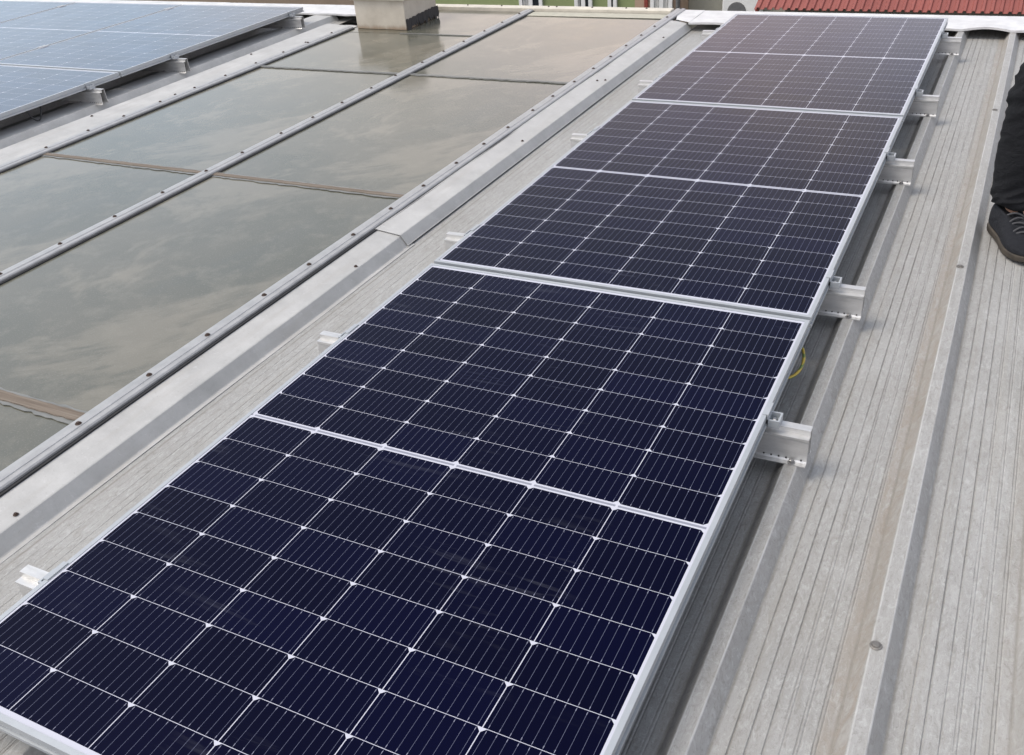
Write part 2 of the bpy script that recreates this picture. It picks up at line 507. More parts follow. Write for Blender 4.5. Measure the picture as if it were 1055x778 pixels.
# ridge caps: rest on the ribs, bowed up between some of them
def cap(x0, x1, ya, yb, bow, left_skew=0.0):
    nx = max(6, int((x1-x0)/.016)); ny = 8
    top = []
    for j in range(ny+1):
        t = j/ny
        for i in range(nx+1):
            x = x0 + (x1-x0)*i/nx
            y = ya + (yb-ya)*t
            k = (x-RIB0)/PITCH
            z = .0535 + bow(x)*(1-t)**2*(math.sin(math.pi*(k-math.floor(k)))**1.2 if True else 0)
            z += .002*noise.noise((x*4, y*6, 1)) * (1 if 0 < t < 1 else .5)
            if j == 0: z -= .0
            top.append((x, y, z))
    vs = top[:]
    n = len(top); w = nx+1
    lipf = [(p[0], p[1]+.0005, p[2]-.012) for p in top[:w]]
    lipb = [(p[0], p[1]+.012, p[2]-.16) for p in top[-w:]]
    vs += lipf + lipb
    fs = [(j*w+i, j*w+i+1, (j+1)*w+i+1, (j+1)*w+i) for j in range(ny) for i in range(nx)]
    fs += [(i, i+1, n+i+1, n+i) for i in range(nx)]
    fs += [((ny)*w+i, (ny)*w+i+1, n+w+i+1, n+w+i) for i in range(nx)]
    b = MB().add(vs, fs)
    return b
def bowR(x): return .015 if 1.20 < x < 1.42 else .003
def ridge_cap(b):
    o = b.build("ridge_cap", M['capmetal'], roof)
    m = o.modifiers.new("solid", 'SOLIDIFY'); m.thickness = .0016; m.offset = -1
    return o
M['capmetal'] = simple("ridge_cap_metal", (.64, .64, .635), .5, .2, .14, 12, bump=.001)
ridge_cap(cap(-.355, 1.62, 5.362, 5.70, bowR))
ridge_cap(cap(1.60, RIB0+12*PITCH+.13, 5.366, 5.71, bowR))
ridge_cap(cap(-4.30, -2.545, 5.352, 5.66, lambda x: .004))
ridge_cap(cap(RIB0-40*PITCH-.13, -4.28, 5.356, 5.67, lambda x: .004))
# corner plate where the cap laps the right flashing
b = MB().extrude([(-.455, 5.43), (-.352, 5.366), (-.352, 5.70), (-.525, 5.705)], 'z', .0535, .0555)
b.build("corner_plate", M['capmetal'], roof)

# the building under the roof
XL, XR = RIB0-40*PITCH-.10, RIB0+12*PITCH+.10
bw = MB().extrude([(XL, -4.9), (XR, -4.9), (XR, 5.66), (XL, 5.66)], 'z', -5.85, -.08)
bw.build("wall", M['wallg'], roof)

# ------------------------------------------------------------------ skylight
sky_l = empty("skylight", (0, 0, ZG), "long skylight of dirty greenish glass panes between grey glazing bars", "skylight")
BAR = [(-.512, .062), (-1.545, .062), (-2.605, .064)]   # (centre, width)
edges_y = [-4.03, -2.43, -.83, .775, 2.372, 3.975, 5.58]
bays = [(-1.520, -.538), (-2.578, -1.572)]
for bi, (xa, xb) in enumerate(bays):
    for r in range(len(edges_y)-1):
        ya, yb = edges_y[r], edges_y[r+1]
        cuts = [ya, yb]
        if bi == 1 and r == len(edges_y)-2: cuts = [ya, 4.865, yb]
        for c in range(len(cuts)-1):
            p0, p1 = cuts[c]+.004, cuts[c+1]-.004
            tilt = random.uniform(-.0012, .0012); t2 = random.uniform(-.0012, .0012)
            b = MB().box(0, xb-xa, 0, p1-p0, -.006, 0)
            b.v = [(x, y, z + tilt*x + t2*y) for x, y, z in b.v]
            b.build("glass_pane", M['glass'], sky_l, loc=(xa, p0, 0))
    for r in range(1, len(edges_y)-1):
        y = edges_y[r]
        tone = M['lap'] if edges_y[r] < 3 else M['lapedge']
        rs = random.Random(int(y*10)+bi)
        def ragged(xw, ya_, yb_, zt, amp, n_=46):
            top = [(xw*i/n_, yb_ + rs.uniform(-amp, amp)) for i in range(n_+1)]
            bot = [(xw*i/n_, ya_ + rs.uniform(-amp, amp)) for i in range(n_, -1, -1)]
            return MB().extrude(bot + top, 'z', 0, zt)
        wd = .021 if y < 1 else .015 if y < 3 else .010
        ragged(xb-xa, -wd, wd*.7, .0040, .0022).build("lap_strip", tone, sky_l, loc=(xa, y, .0012))
        ragged(xb-xa, -.004, .010, .0018, .004).build("sealing_edge", M['lapedge'], sky_l, loc=(xa, y+wd*.7+.001, .0012))
        ragged(xb-xa, -.012 if y < 3 else -.006, .004, .0018, .005).build("sealing_edge", M['lapedge'], sky_l, loc=(xa, y-wd-.001, .0012))
MB().box(-2.14, -1.572, 4.858, 4.872, .001, .0055).build("lap_strip", M['lapedge'], sky_l)
# sealing tape below the end bar
MB().box(-1.520, -.545, 5.455, 5.57, .0006, .0026).build("sealing_tape", M['seal'], sky_l)

def glazing_bar(xc, w, y0, y1, shadow_side):
    h = w/2
    prof = [(xc-h, .001), (xc-h, .010), (xc-h+.004, .0135), (xc-.012, .0145), (xc-.010, .0165), (xc+.010, .0165), (xc+.012, .0145), (xc+h-.004, .0135), (xc+h, .010), (xc+h, .001)]
    o = MB().extrude(prof, 'y', y0, y1).build("glazing_bar", M['bar'], sky_l)
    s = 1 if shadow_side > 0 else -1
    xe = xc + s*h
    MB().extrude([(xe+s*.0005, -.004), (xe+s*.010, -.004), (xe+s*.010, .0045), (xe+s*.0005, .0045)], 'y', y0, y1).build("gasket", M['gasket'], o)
    return o
b1 = glazing_bar(BAR[0][0], BAR[0][1], -4.03, 5.70, 1)
b2 = glazing_bar(BAR[1][0], BAR[1][1], -4.03, 5.66, 1)
b3 = glazing_bar(BAR[2][0], BAR[2][1], -4.03, 4.955, 1)
pr = random.Random(3)
def bar_screws(bar, x, y0, n, step, mat):
    screws([(x + pr.uniform(-.003, .003), y0 + i*step + pr.uniform(-.012, .012), .0166) for i in range(n)], mat, bar, .0085)
bar_screws(b1, -.512, .735, 21, .2475, M['rust'])
bar_screws(b2, -1.550, 1.06, 18, .258, M['rust'])
bar_screws(b3, -2.612, 2.14, 11, .262, M['rust'])
# end bar across the top of the glass
MB().extrude([(5.585, -.004), (5.585, .020), (5.600, .024), (5.655, .024), (5.662, .018), (5.662, -.05)], 'x', -2.62, -.545).build("end_bar", M['cream_bar'], sky_l)
screws([(x, 5.628, .0241) for x in (-2.05, -1.78, -1.42, -1.36, -1.1, -.86, -.72)], M['rust'], sky_l, .007)

# ------------------------------------------------------------------ chimney
ch = empty("chimney", (-2.343, 5.165, ZG), "short cream rendered chimney standing on the far end of the skylight", "chimney")
MB().extrude([(-.203, -.20), (.195, -.205), (.193, .20), (-.20, .20)], 'z', .0, .186, cuts=3).build("stack", M['chim'], ch, bevel=.004)
MB().extrude([(-.222, -.222), (.214, -.226), (.212, .222), (-.220, .222)], 'z', .186, .262).build("cap", M['chim'], ch, bevel=.006)
MB().lathe((0.02, 0, .262), [(.13, 0), (.125, .10), (.145, .105), (.145, .135), (.11, .14)], 20).build("chimney_pot", M['conc'], ch, smooth=False)
# torn black membrane turned up the right foot
n = 28; vs = []; fs = []
rr = random.Random(5)
for i in range(n+1):
    y = -.207 + .412*i/n
    zt = .066 + .012*(i/n) + rr.uniform(-.005, .005)
    zb = .0 if rr.random() > .45 else rr.uniform(.008, .03)
    xx = .1985
    vs += [(xx+.004+rr.uniform(0, .004), y, zb), (xx, y, zt)]
for i in range(n): fs.append((2*i, 2*i+2, 2*i+3, 2*i+1))
o = MB().add(vs, fs).build("membrane_flap", M['black'], ch)
m = o.modifiers.new("solid", 'SOLIDIFY'); m.thickness = .004; m.offset = 1

# ------------------------------------------------------------------ solar panels
def make_panel():
    t = empty("solar_panel", (0, 0, 0), "x", "solar panel", "framed solar panels fixed on the roof")
    # frame: lip, flush side, groove, foot flange
    prof = [(0, 0), (.0105, 0), (.0105, -.006), (.003, -.006), (.003, -.0285), (.022, -.0285), (.022, -.030), (-.0022, -.030), (-.0022, -.0225), (.0045, -.0222), (.0045, -.0155), (0, -.0150)]
    MB().ring(0, PW, 0, PL, prof).build("frame", M['frame'], t)
    MB().box(.0108, PW-.0108, .0108, PL-.0108, -.0055, -.0012).build("cell_sheet", M['cells'], t)
    MB().box(PW/2-.05, PW/2+.05, PL/2-.03, PL/2+.03, -.022, -.0058).build("junction_box", M['gasket'], t)
    return t
def copy_tree(o, parent=None):
    c = o.copy(); link(c, parent)
    for chd in list(o.children): copy_tree(chd, c)
    return c
GAPP = .0161
P0 = make_panel()
panels = [(-.015, -.020, "nearest dark navy solar panel, running out of the bottom left corner"),
          (-.015, -.020+PL+GAPP, "middle solar panel of the three-panel row, with two rail ends on its right"),
          (-.015, -.020+2*(PL+GAPP), "farthest solar panel of the three-panel row, reaching the ridge below the red roof")]
lx = -3.100
LROW = [1.655, 3.393]
lab = {(0,0): "pale blue solar panel across the skylight, beside the hanging black cable loop",
       (0,1): "pale blue solar panel across the skylight, far right corner of its array by the ridge",
       (1,0): "pale blue solar panel in the near row, cut by the left picture edge",
       (1,1): "pale blue solar panel across the skylight, second from right in its far row",
       (2,1): "pale blue solar panel across the skylight, third from right in its far row",
       (2,0): "pale blue solar panel of the array across the skylight, third from the right in the near row"}
for (c, r) in ((0,0),(0,1),(1,0),(1,1),(2,1)):
    panels.append((lx - PW - c*(PW+.018), LROW[r], lab[(c, r)]))
old_me = None
for i, (x, y, l) in enumerate(panels):
    p = P0 if i == 0 else copy_tree(P0)
    p.location = (x, y, random.uniform(-.0004, .0004) if i else 0)
    p["label"] = l
    if i >= 3:
        for chd in p.children:
            if chd.name.startswith("cell_sheet"):
                if old_me is None:
                    old_me = chd.data.copy(); old_me.materials[0] = M['cells_old']
                chd.data = old_me

# ------------------------------------------------------------------ mounting rails
def rail(x0, x1, y, label, ribs, clamps, mids=()):
    t = empty("mounting_rail", ((x0+x1)/2, y, ZT), label, "rail", "aluminium rails that carry the solar panels")
    L0, L1 = x0-(x0+x1)/2, x1-(x0+x1)/2
    ox = (x0+x1)/2
    line = [(-.036, .0024), (-.0235, .0024), (-.0205, .006), (-.0185, .056), (-.0215, .060), (-.0215, .0655), (-.005, .0655), (-.005, .079), (.0165, .079), (.0175, .064), (.0165, .058), (.0195, .006), (.0225, .0024), (.031, .0024)]
    MB().extrude(thick(line, .0022), 'x', L0, L1).build("rail_profile", M['alu'], t)
    proto = None
    for rx in ribs:
        bo = MB().lathe((0,0,0), [(.0085, 0), (.0085, .002), (.0055, .0022), (.0055, .008), (.004, .009)], 8)
        if proto is None: proto = bo.build("bolt", M['bolt'], t, loc=(rx-ox, -.029, .0026))
        else:
            c = proto.copy(); link(c, t); c.location = (rx-ox, -.029, .0026)
    # punched holes along the foot (shallow dark plugs)
    for rx, s in ((x1, -1), (x0, 1)):
        for k in range(6):
            xx = rx + s*(.012 + .0165*k)
            if min(abs(xx-q) for q in ribs) < .011: continue
            MB().lathe((xx-ox, -.0213, .0085), [(.0021, 0), (.0021, .0012)], 8, axis='y').build("punched_hole", M['hole'], t)
    # end clamps: U section with a lip over the frame
    for (edge, s) in clamps:
        f = lambda q: (edge-ox) + s*q
        ct = .0985 if s > 0 else .0930
        xa, xb = sorted((f(.0012), f(.0290)))
        cb = MB().ring(xa, xb, -.020, .018, [(0, .0795), (0, ct), (.0042, ct), (.0042, ct-.0125), (.0120, ct-.013), (.0120, .0795)])
        xa, xb = sorted((f(-.0085), f(.0040)))
        cb.box(xa, xb, -.020, .030, .1104, .1122)
        xa, xb = sorted((f(.0012), f(.0040)))
        cb.box(xa, xb, -.020, .018, .080, .1105)
        cl = cb.build("end_clamp", M['frame'], t)
        MB().lathe((f(.0151), -.001, ct-.0135), [(.0070, 0), (.0070, .007), (.0045, .0085)], 6).build("bolt", M['bolt'], cl)
    for e in mids:
        xx = e - ox
        poly = [(xx-.018, .1105), (xx-.018, .1135), (xx-.008, .1135), (xx-.005, .1105), (xx+.005, .1105), (xx+.008, .1135), (xx+.018, .1135), (xx+.018, .1105), (xx+.0075, .1105), (xx+.0075, .080), (xx-.0075, .080), (xx-.0075, .1105)]
        MB().extrude(poly, 'y', -.03, .03).build("mid_clamp", M['alu'], t)
    return t
RL = (-.122, 1.2145)
ribsP = [RIB0, RIB0-5*PITCH]
cl2 = ((1.119, 1), (-.015, -1))
rl = {.262: "aluminium rail whose left end shows nearest the camera, beside the dark near panel",
      1.266: "nearest aluminium rail end with clamp on the right, just below the yellow wire loop",
      1.976: "second aluminium rail end from the camera on the right, just beyond the first panel joint",
      3.030: "third aluminium rail end from the camera on the right, just before the second panel joint",
      3.846: "fourth aluminium rail end from the camera on the right, beyond the second panel joint",
      4.882: "farthest aluminium rail end on the right, close to the arched ridge cap"}
for y, l in rl.items(): rail(RL[0], RL[1], y, l, ribsP, cl2)
ll = {3.15: "nearest aluminium rail end under the pale array across the skylight",
      3.81: "middle aluminium rail end under the pale array across the skylight",
      4.965: "farthest aluminium rail end under the pale array, near the chimney"}
for y, l in ll.items():
    rail(-6.6, -3.005, y, l, [RIB0-17*PITCH, RIB0-20*PITCH], ((-3.100, 1),), (lx-PW-.009, lx-2*PW-.027))

# ------------------------------------------------------------------ cables
pts = []
for i in range(25):
    t = i/24
    a = -math.pi*.62 + t*math.pi*1.24
    pts.append((1.088 + .040*math.cos(a), 1.60 + .075*math.sin(a), -.062 + .012*math.sin(a) - .01*math.cos(a)))
def wire_material():
    g = NT("earth_wire")
    x, y, z = g.xyz()
    s = g.ma('GREATER_THAN', g.ma('FRACT', g.ma('MULTIPLY', z, 130)), .62)
    g.set(Base_Color=g.mix(s, (.46, .34, .05), (.13, .19, .05)), Roughness=.45)
    return g.m
M['wire'] = wire_material()
tag(MB().tube(pts, .0040).build("earth_wire", M['wire'], smooth=True), "yellow and green earth wire looping out under the nearest panel's edge", "wire")
pts = [(-3.115, 2.62+.055*math.sin(t*.3), -.035 - .05*(1-math.cos(t*.3))/2*1.0 - .0*t) for t in range(0, 11)]
pts = [(-3.108 + .012*math.sin(i/12*math.pi), 2.73 + .09*i/12, -.034 - .062*math.sin(i/12*math.pi)**.8) for i in range(13)]
tag(MB().tube(pts, .0040).build("power_cable", M['gasket'], smooth=True), "black cable loop hanging below the edge of the pale array", "cable")

# ------------------------------------------------------------------ person on the right
def skin(name, verts, edges, mat, parent, levels=2, root=0, disp=None, cyl=None):
    me = bpy.data.meshes.new(name)
    me.from_pydata([v[:3] for v in verts], edges, [])
    o = bpy.data.objects.new(name, me)
    COL.objects.link(o)
    sk = o.modifiers.new("skin", 'SKIN'); sk.use_smooth_shade = True
    for i, v in enumerate(verts):
        s = me.skin_vertices[0].data[i]
        rr_ = v[3]
        s.radius = rr_ if isinstance(rr_, tuple) else (rr_, rr_)
        s.use_root = (i == root)
    sb = o.modifiers.new("sub", 'SUBSURF'); sb.levels = levels; sb.render_levels = levels
    bpy.context.view_layer.update()
    dg = bpy.context.evaluated_depsgraph_get()
    nm = bpy.data.meshes.new_from_object(o.evaluated_get(dg))
    nm.name = name
    bpy.data.objects.remove(o)
    if disp:
        nrm = [v.normal.copy() for v in nm.vertices]
        for v, n_ in zip(nm.vertices, nrm): v.co = disp(v.co.copy(), n_)
    nm.materials.clear(); nm.materials.append(mat)
    for p in nm.polygons: p.use_smooth = True
    o = bpy.data.objects.new(name, nm)
    link(o, parent)
    return o

M['skin'] = simple("skin", (.42, .25, .17), .55, 0, .08, 30)
def cloth(name, col):
    g = NT(name)
    o = g.obj()
    a = g.noise(o, 6, 5, .6); f = g.noise(o, 420, 3, .7)
    c = g.mix(g.rng(a, .35, .7), col, tuple(q*1.55 for q in col))
    c = g.mix(g.rng(f, .5, .75, 0, .4), c, tuple(q*2.1 for q in col))
    g.set(Base_Color=c, Roughness=.9)
    g.b.inputs["Specular IOR Level"].default_value = .25
    g.bump(g.ma('ADD', f, g.ma('MULTIPLY', g.noise(g.mapv(o, (1,1,1.6)), 22, 4, .6, .8), 9)), .5, .0022)
    return g.m
M['trouser'] = cloth("black_trousers", (.0075, .0080, .0095))
M['jacket'] = cloth("dark_jacket", (.012, .014, .02))
M['shoe'] = cloth("shoe_fabric", (.012, .013, .016))
M['sole'] = simple("shoe_sole", (.050, .041, .031), .75, 0, .4, 40)
M['lace'] = simple("grey_laces", (.055, .056, .06), .8, 0, .2, 90)
M['hair'] = simple("dark_hair", (.012, .01, .008), .6, 0, .3, 60)
M['eye'] = simple("eye", (.05, .04, .035), .2, 0, .3, 90)

PX, PY = 1.900, 2.74
per = empty("person", (PX, PY, ZP), "person in black trousers and dark lace-up shoes standing on the roof at the right", "person")
LA, RA = .235, -.345         # leg offsets in x (left foot out of frame, right foot in view)
bv = [(0,0,.92,(.13,.10)), (0,.0,1.10,(.125,.095)), (0,.0,1.32,(.15,.10)), (0,.01,1.46,(.07,.06)), (0,-.005,1.53,.055), (0,-.02,1.63,(.078,.095)), (0,-.015,1.70,(.070,.085))]
be = [(0,1),(1,2),(2,3),(3,4),(4,5),(5,6)]
def add(p, par):
    bv.append(p); be.append((par, len(bv)-1)); return len(bv)-1
for s, fx in ((1, LA), (-1, RA)):
    h = add((s*.095, .0, .86, .088), 0)
    kn = add((fx*1.0, -.02, .52, .056), h)
    an = add((fx, .03, .11, .038), kn)
    ft = add((fx, -.03, .052, .036), an)
    add((fx + (.02 if s > 0 else .03), -.14, .040, .030), ft)
    sh = add((s*.165, .01, 1.43, .055), 2)
    el = add((s*.235, .03, 1.15, .040), sh)
    wr = add((s*.235, -.07, .92, .027), el)
    pm = add((s*.235, -.09, .85, (.034,.018)), wr)
    for q, ln in ((-.026,.062),(-.009,.075),(.009,.070),(.026,.055)):
        a = add((s*.235+q*.9, -.097+abs(q)*.1, .815, .0095), pm)
        c = add((s*.235+q, -.103, .815-ln*.5, .0088), a)
        add((s*.235+q, -.095, .815-ln, .0075), c)
    a = add((s*.205, -.115, .86, .011), pm)
    add((s*.195, -.130, .825, .009), a)
    add((s*.081, .0, 1.63, .014), 5)     # ears
add((0, -.115, 1.625, .014), 5)          # nose
body = skin("body", bv, be, M['skin'], per)
hair = skin("hair", [(0,.03,1.62,.07),(0,.03,1.70,(.083,.09)),(0,-.02,1.735,(.072,.085))], [(0,1),(1,2)], M['hair'], per, 2)
for s in (-1, 1):
    MB().lathe((s*.032, -.107, 1.645), [(.002,-.006),(.009,-.003),(.010,0),(.008,.005),(.002,.007)], 12, axis='y').build("eye", M['eye'], per, smooth=True)
MB().box(-.024, .024, -.108, -.100, 1.575, 1.583).build("mouth", simple("lips", (.30, .13, .10), .5), per, bevel=.003)

def fold(co, n):
    z = co.z
    sg = 1 if co.x > 0 else -1
    w = .006*noise.noise((co.x*11, co.y*11, z*9))
    amp = .004
    for (zc, sp, a) in ((.125, .050, .013), (.47, .075, .010), (.86, .09, .008)):
        amp += a*math.exp(-((z-zc)/sp)**2)
    q = Vector((co.x*9, co.y*9, z*30 + co.x*sg*14 + co.y*10))
    r1 = 1 - 2*abs(noise.noise(q)); r2 = noise.noise(q*2.1 + Vector((5, 2, 7)))
    w += amp*(r1*.8 - .25 + .35*r2)
    return co + n*w
tv = [(0,0,.99,(.15,.115)), (0,0,.93,(.155,.12))]
te = [(0,1)]
for s, fx in ((1, LA), (-1, RA)):
    b0 = len(tv)
    tv += [(s*.110, .0, .82, .104), (fx*.70, -.010, .66, .100), (fx*.99, -.020, .52, .094), (fx*1.0, -.004, .33, .092), (fx, .010, .20, .086), (fx, .012, .135, .079), (fx, .006, .092, .082)]
    te += [(1, b0)] + [(b0+i, b0+i+1) for i in range(6)]
skin("trousers", tv, te, M['trouser'], per, 4, 0, fold)
jv = [(0,0,1.0,(.158,.12)), (0,0,1.14,(.148,.115)), (0,0,1.32,(.172,.12)), (0,.01,1.44,(.09,.075))]
je = [(0,1),(1,2),(2,3)]
for s in (1, -1):
    b0 = len(jv)
    jv += [(s*.168, .01, 1.43, .072), (s*.238, .03, 1.15, .056), (s*.237, -.060, .945, .042)]
    je += [(2, b0), (b0, b0+1), (b0+1, b0+2)]
skin("jacket", jv, je, M['jacket'], per, 3, 0, lambda co, n: co + n*.006*noise.noise((co.x*12, co.y*12, co.z*14)))

# shoes: outline swept upward
def shoe(cx, cy, ang, mirror=1):
    L = .315
    out = []
    #  (t along the foot from heel 0 to toe 1, half width left, half width right)
    prof = [(0,.012,.012),(.015,.026,.026),(.06,.037,.037),(.16,.042,.041),(.32,.041,.038),(.46,.044,.038),(.60,.053,.043),(.74,.054,.047),(.86,.046,.045),(.94,.034,.036),(.985,.018,.02),(1,.007,.008)]
    Mx = Matrix.Translation((cx, cy, 0)) @ Matrix.Rotation(ang, 4, 'Z')
    def ringpts(z, k, h=0, lift=lambda t: 0):
        lp = [(-p[1]*k, p[0]) for p in prof]; rp = [(p[2]*k, p[0]) for p in reversed(prof)]
        res = []
        for x, t in lp + rp:
            y = L*(.34 - .5 - (t-.5)*1.0) + L*.16
            y = .30*L - t*L
            tt = .5 + (t-.5)
            res.append(Mx @ Vector((x*mirror, y, z + lift(tt))))
        return res
    def stack(rings, name, mat, sm=True, lv=1):
        n_ = len(rings[0]); vs = [p for r_ in rings for p in r_]
        fs = [(i*n_+k, i*n_+(k+1)%n_, (i+1)*n_+(k+1)%n_, (i+1)*n_+k) for i in range(len(rings)-1) for k in range(n_)]
        fs += [tuple(range(n_-1,-1,-1)), tuple((len(rings)-1)*n_+k for k in range(n_))]
        o = MB().add(vs, fs).build(name, mat, per, smooth=sm)
        m = o.modifiers.new("sub", 'SUBSURF'); m.levels = lv; m.render_levels = 2
        return o
    up = lambda t: .012*max(0, (t-.72)/.28)**2 + .003
    s_ = stack([ringpts(0.0005, .96, 0, up), ringpts(.004, 1.03, 0, up), ringpts(.020, 1.05, 0, up), ringpts(.027, 1.01, 0, up)], "shoe", M['sole'])
    s_["label"] = "brown-edged shoe sole"
    hgt = lambda t: .012*max(0, (t-.72)/.28)**2
    def ringup(frac):
        lp = [(-p[1], p[0]) for p in prof]; rp = [(p[2], p[0]) for p in reversed(prof)]
        res = []
        for x, t in lp+rp:
            top = .105 if t < .35 else .105 - (t-.35)/.4*.045 if t < .75 else .060 - ((t-.75)/.25)**2*.026
            z = .026 + hgt(t) + (top-.026)*frac
            k = (1.0 - .03*frac) if frac < .5 else (.985 - ((frac-.5)/.5)**2*(.42 if t > .35 else .24))
            tl = t if frac < .5 else .5 + (t-.5)*(1-.10*((frac-.5)/.5)**2)
            y = .30*L - tl*L
            res.append(Mx @ Vector((x*k*mirror, y, z)))
        return res
    upp = stack([ringup(q) for q in (0, .12, .35, .6, .8, .93, 1.0)], "shoe_upper", M['shoe'])
    upp.parent = s_
    # laces across the instep
    for i in range(5):
        t = .40 + i*.065
        top = .105 - (t-.35)/.4*.045
        yv = .30*L - t*L
        pts = []
        for q in range(9):
            a = (q/8-.5)*2
            pts.append(Mx @ Vector((a*.030*mirror, yv + .008*a*(1 if i % 2 else -1), top + .003 - .016*a*a)))
        lo = MB().tube(pts, .0032, 8).build("shoelace", M['lace'], s_, smooth=True)
    return s_
shoe(RA - .008, -.035, R(22))
shoe(LA, -.02, R(-8), -1)

# ------------------------------------------------------------------ surroundings
GZ = -6.0
g_ = MB().add([(-400,-400,GZ),(400,-400,GZ),(400,400,GZ),(-400,400,GZ)], [(0,1,2,3)]).build("ground", M['asphalt'])
tag(g_, kind="structure")

def house(name, loc, label, cat): return empty(name, loc, label, cat)
def window(parent, x0, x1, z0, z1, y, curtain_from=None, frames=2):
    """window let into the face of a wall at y (facing -Y): frame + pane + curtain"""
    fr = MB().extrude([(x0, z0), (x1, z0), (x1, z1), (x0, z1)], 'y', y-.035, y-.03)
    o = MB().ring(x0, x1, z0, z1, [(0, 0), (.07, 0), (.07, .05), (0, .05)])
    o.v = [(x, y-.06+z, yy) for x, yy, z in o.v]
    w = o.build("window", M['white'], parent)
    MB().box(x0+.06, x1-.06, y-.032, y-.012, z0+.06, z1-.06).build("pane", M['pane'], w)
    if frames:
        xm = (x0+x1)/2
        MB().box(xm-.04, xm+.04, y-.058, y-.033, z0+.07, z1-.07).build("mullion", M['white'], w)
    if curtain_from is not None:
        vs = []; n_ = 24
        a, b_ = curtain_from
        line = [(a+(b_-a)*i/n_, y-.040+.006*math.sin(i*1.9)) for i in range(n_+1)]
        MB().extrude(thick(line, .003), 'z', z0+.08, z1-.08).build("curtain", M['curtain'], w)
    return w

YF = 17.0
# brown block far left behind the chimney
bb = house("brown_building", (-14.6, YF, GZ), "brown rendered building far behind the left end of the ridge", "building")
MB().box(-6.5, 4.6, 0, 8, 0, 7.0).build("wall", M['brownw'], bb)
MB().box(-6.8, 4.75, -.3, 8.3, 7.0, 7.2).build("roof", M['wallg'], bb)
for xx in (-5, -2.6): window(bb, xx, xx+1.1, 1.0, 2.3, 0)
# green block
gb = house("green_building", (-7.2, YF, GZ), "pale green apartment building with white framed windows behind the skylight", "building")
MB().box(-2.6, 2.2, 0, 9, 0, 7.2).build("wall", M['green'], gb)
MB().box(-2.7, 2.3, -.35, 9.2, 7.2, 7.4).build("roof", M['wallg'], gb)
X = lambda x: x+7.2
window(gb, X(-7.38), X(-6.88), 2.6, 4.6, 0, (X(-7.30), X(-7.16)), 1)
window(gb, X(-6.20), X(-5.84), 2.6, 4.6, 0, (X(-6.16), X(-6.09)), 1)
window(gb, X(-5.52), X(-5.34), 2.6, 4.6, 0, None, 0)
# peach and beige block
pb = house("beige_building", (-3.6, YF+.4, GZ), "beige building with a peach strip and a wall air conditioner beyond the ridge", "building")
X = lambda x: x+3.6
MB().box(X(-5.0), X(-4.10), -.4, 8, 0, 6.9).build("wall", M['orange'], pb)
MB().box(X(-4.095), X(-1.6), 0, 8, 0, 6.7).build("wall", M['beige'], pb)
MB().box(X(-5.0), X(-1.5), -.5, 8.2, 6.9, 7.1).build("roof", M['wallg'], pb)
MB().box(X(-4.80), X(-4.735), -.45, -.402, 0, 6.8).build("red_trim", M['redtrim'], pb)
window(pb, X(-4.68), X(-4.26), 2.6, 4.5, -.4, (X(-4.62), X(-4.30)), 1)
MB().tube([(X(-4.16), -.44, .2), (X(-4.16), -.44, 6.6)], .04).build("drain_pipe", M['conc'], pb)
for xx in (-3.42, -3.36): MB().tube([(X(xx), -.05, .2), (X(xx), -.05, 4.4)], .022).build("coolant_pipe", M['white'], pb)
# air conditioner on its wall
ac = empty("air_conditioner", (-3.12, YF+.4, -3.05), "white air conditioner unit on the beige wall beyond the ridge", "air conditioner")
MB().box(-.24, .42, -.34, -.03, .2, .86).build("casing", M['white'], ac, bevel=.015)
MB().lathe((.02, -.341, .53), [(.17, 0), (.17, .006), (.15, .010), (.03, .012)], 24, axis='y').build("fan_grille", M['conc'], ac)
MB().box(-.20, -.16, -.33, 0, .14, .198).build("bracket", M['conc'], ac)
MB().box(.34, .38, -.33, 0, .14, .198).build("bracket", M['conc'], ac)

# red roofed house
rh = empty("red_roofed_house", (3.2, 10.0, GZ), "neighbouring house with a red ribbed metal roof and red gutter", "house")
hx0, hx1, ez, sl, run = -4.28, 5.5, 5.015, math.tan(R(21)), 3.0
MB().box(hx0+.25, hx1-.25, .35, 2*run-.35, 0, ez+.05).build("wall", M['beige'], rh)
def red_sheet(front):
    line = []
    x = hx0
    while x < hx1:
        line += [(x, 0), (x+.020, .0), (x+.030, .020), (x+.052, .020), (x+.062, 0)]
        x += .080
    poly = thick(line, .003)
    b = MB()
    n_ = len(poly); vs = []
    for t in (0, 1):
        for (px, pz) in poly:
            yy = t*run if front else 2*run - t*run
            vs.append((px, yy, ez + t*run*sl + pz))
    fs = [(i, (i+1) % n_, n_+(i+1) % n_, n_+i) for i in range(n_)] + [tuple(range(n_)), tuple(range(n_, 2*n_))]
    b.add(vs, fs)
    return b
red_sheet(True).build("roof", M['red'], rh)
red_sheet(False).build("roof", M['red'], rh)
MB().tube([(hx0, run, ez+run*sl+.03), (hx1, run, ez+run*sl+.03)], .09, 10).build("ridge_tile", M['redtrim'], rh)
gp = [(-.115, -.02), (-.105, -.075), (-.05, -.095), (.0, -.075), (.008, -.02)]
MB().extrude(thick(gp, .006), 'x', hx0-.05, hx1).build("gutter", M['redtrim'], rh)
for xs in (hx0, hx1-.02):
    MB().add([(xs,.05,ez-.06),(xs+.03,.05,ez-.06),(xs+.03,run,ez+run*sl-.06),(xs,run,ez+run*sl-.06),(xs,.05,ez-.005),(xs+.03,.05,ez-.005),(xs+.03,run,ez+run*sl-.005),(xs,run,ez+run*sl-.005)],
             [(0,1,2,3),(4,5,6,7),(0,1,5,4),(1,2,6,5),(2,3,7,6),(3,0,4,7)]).build("barge_board", M['redtrim'], rh)
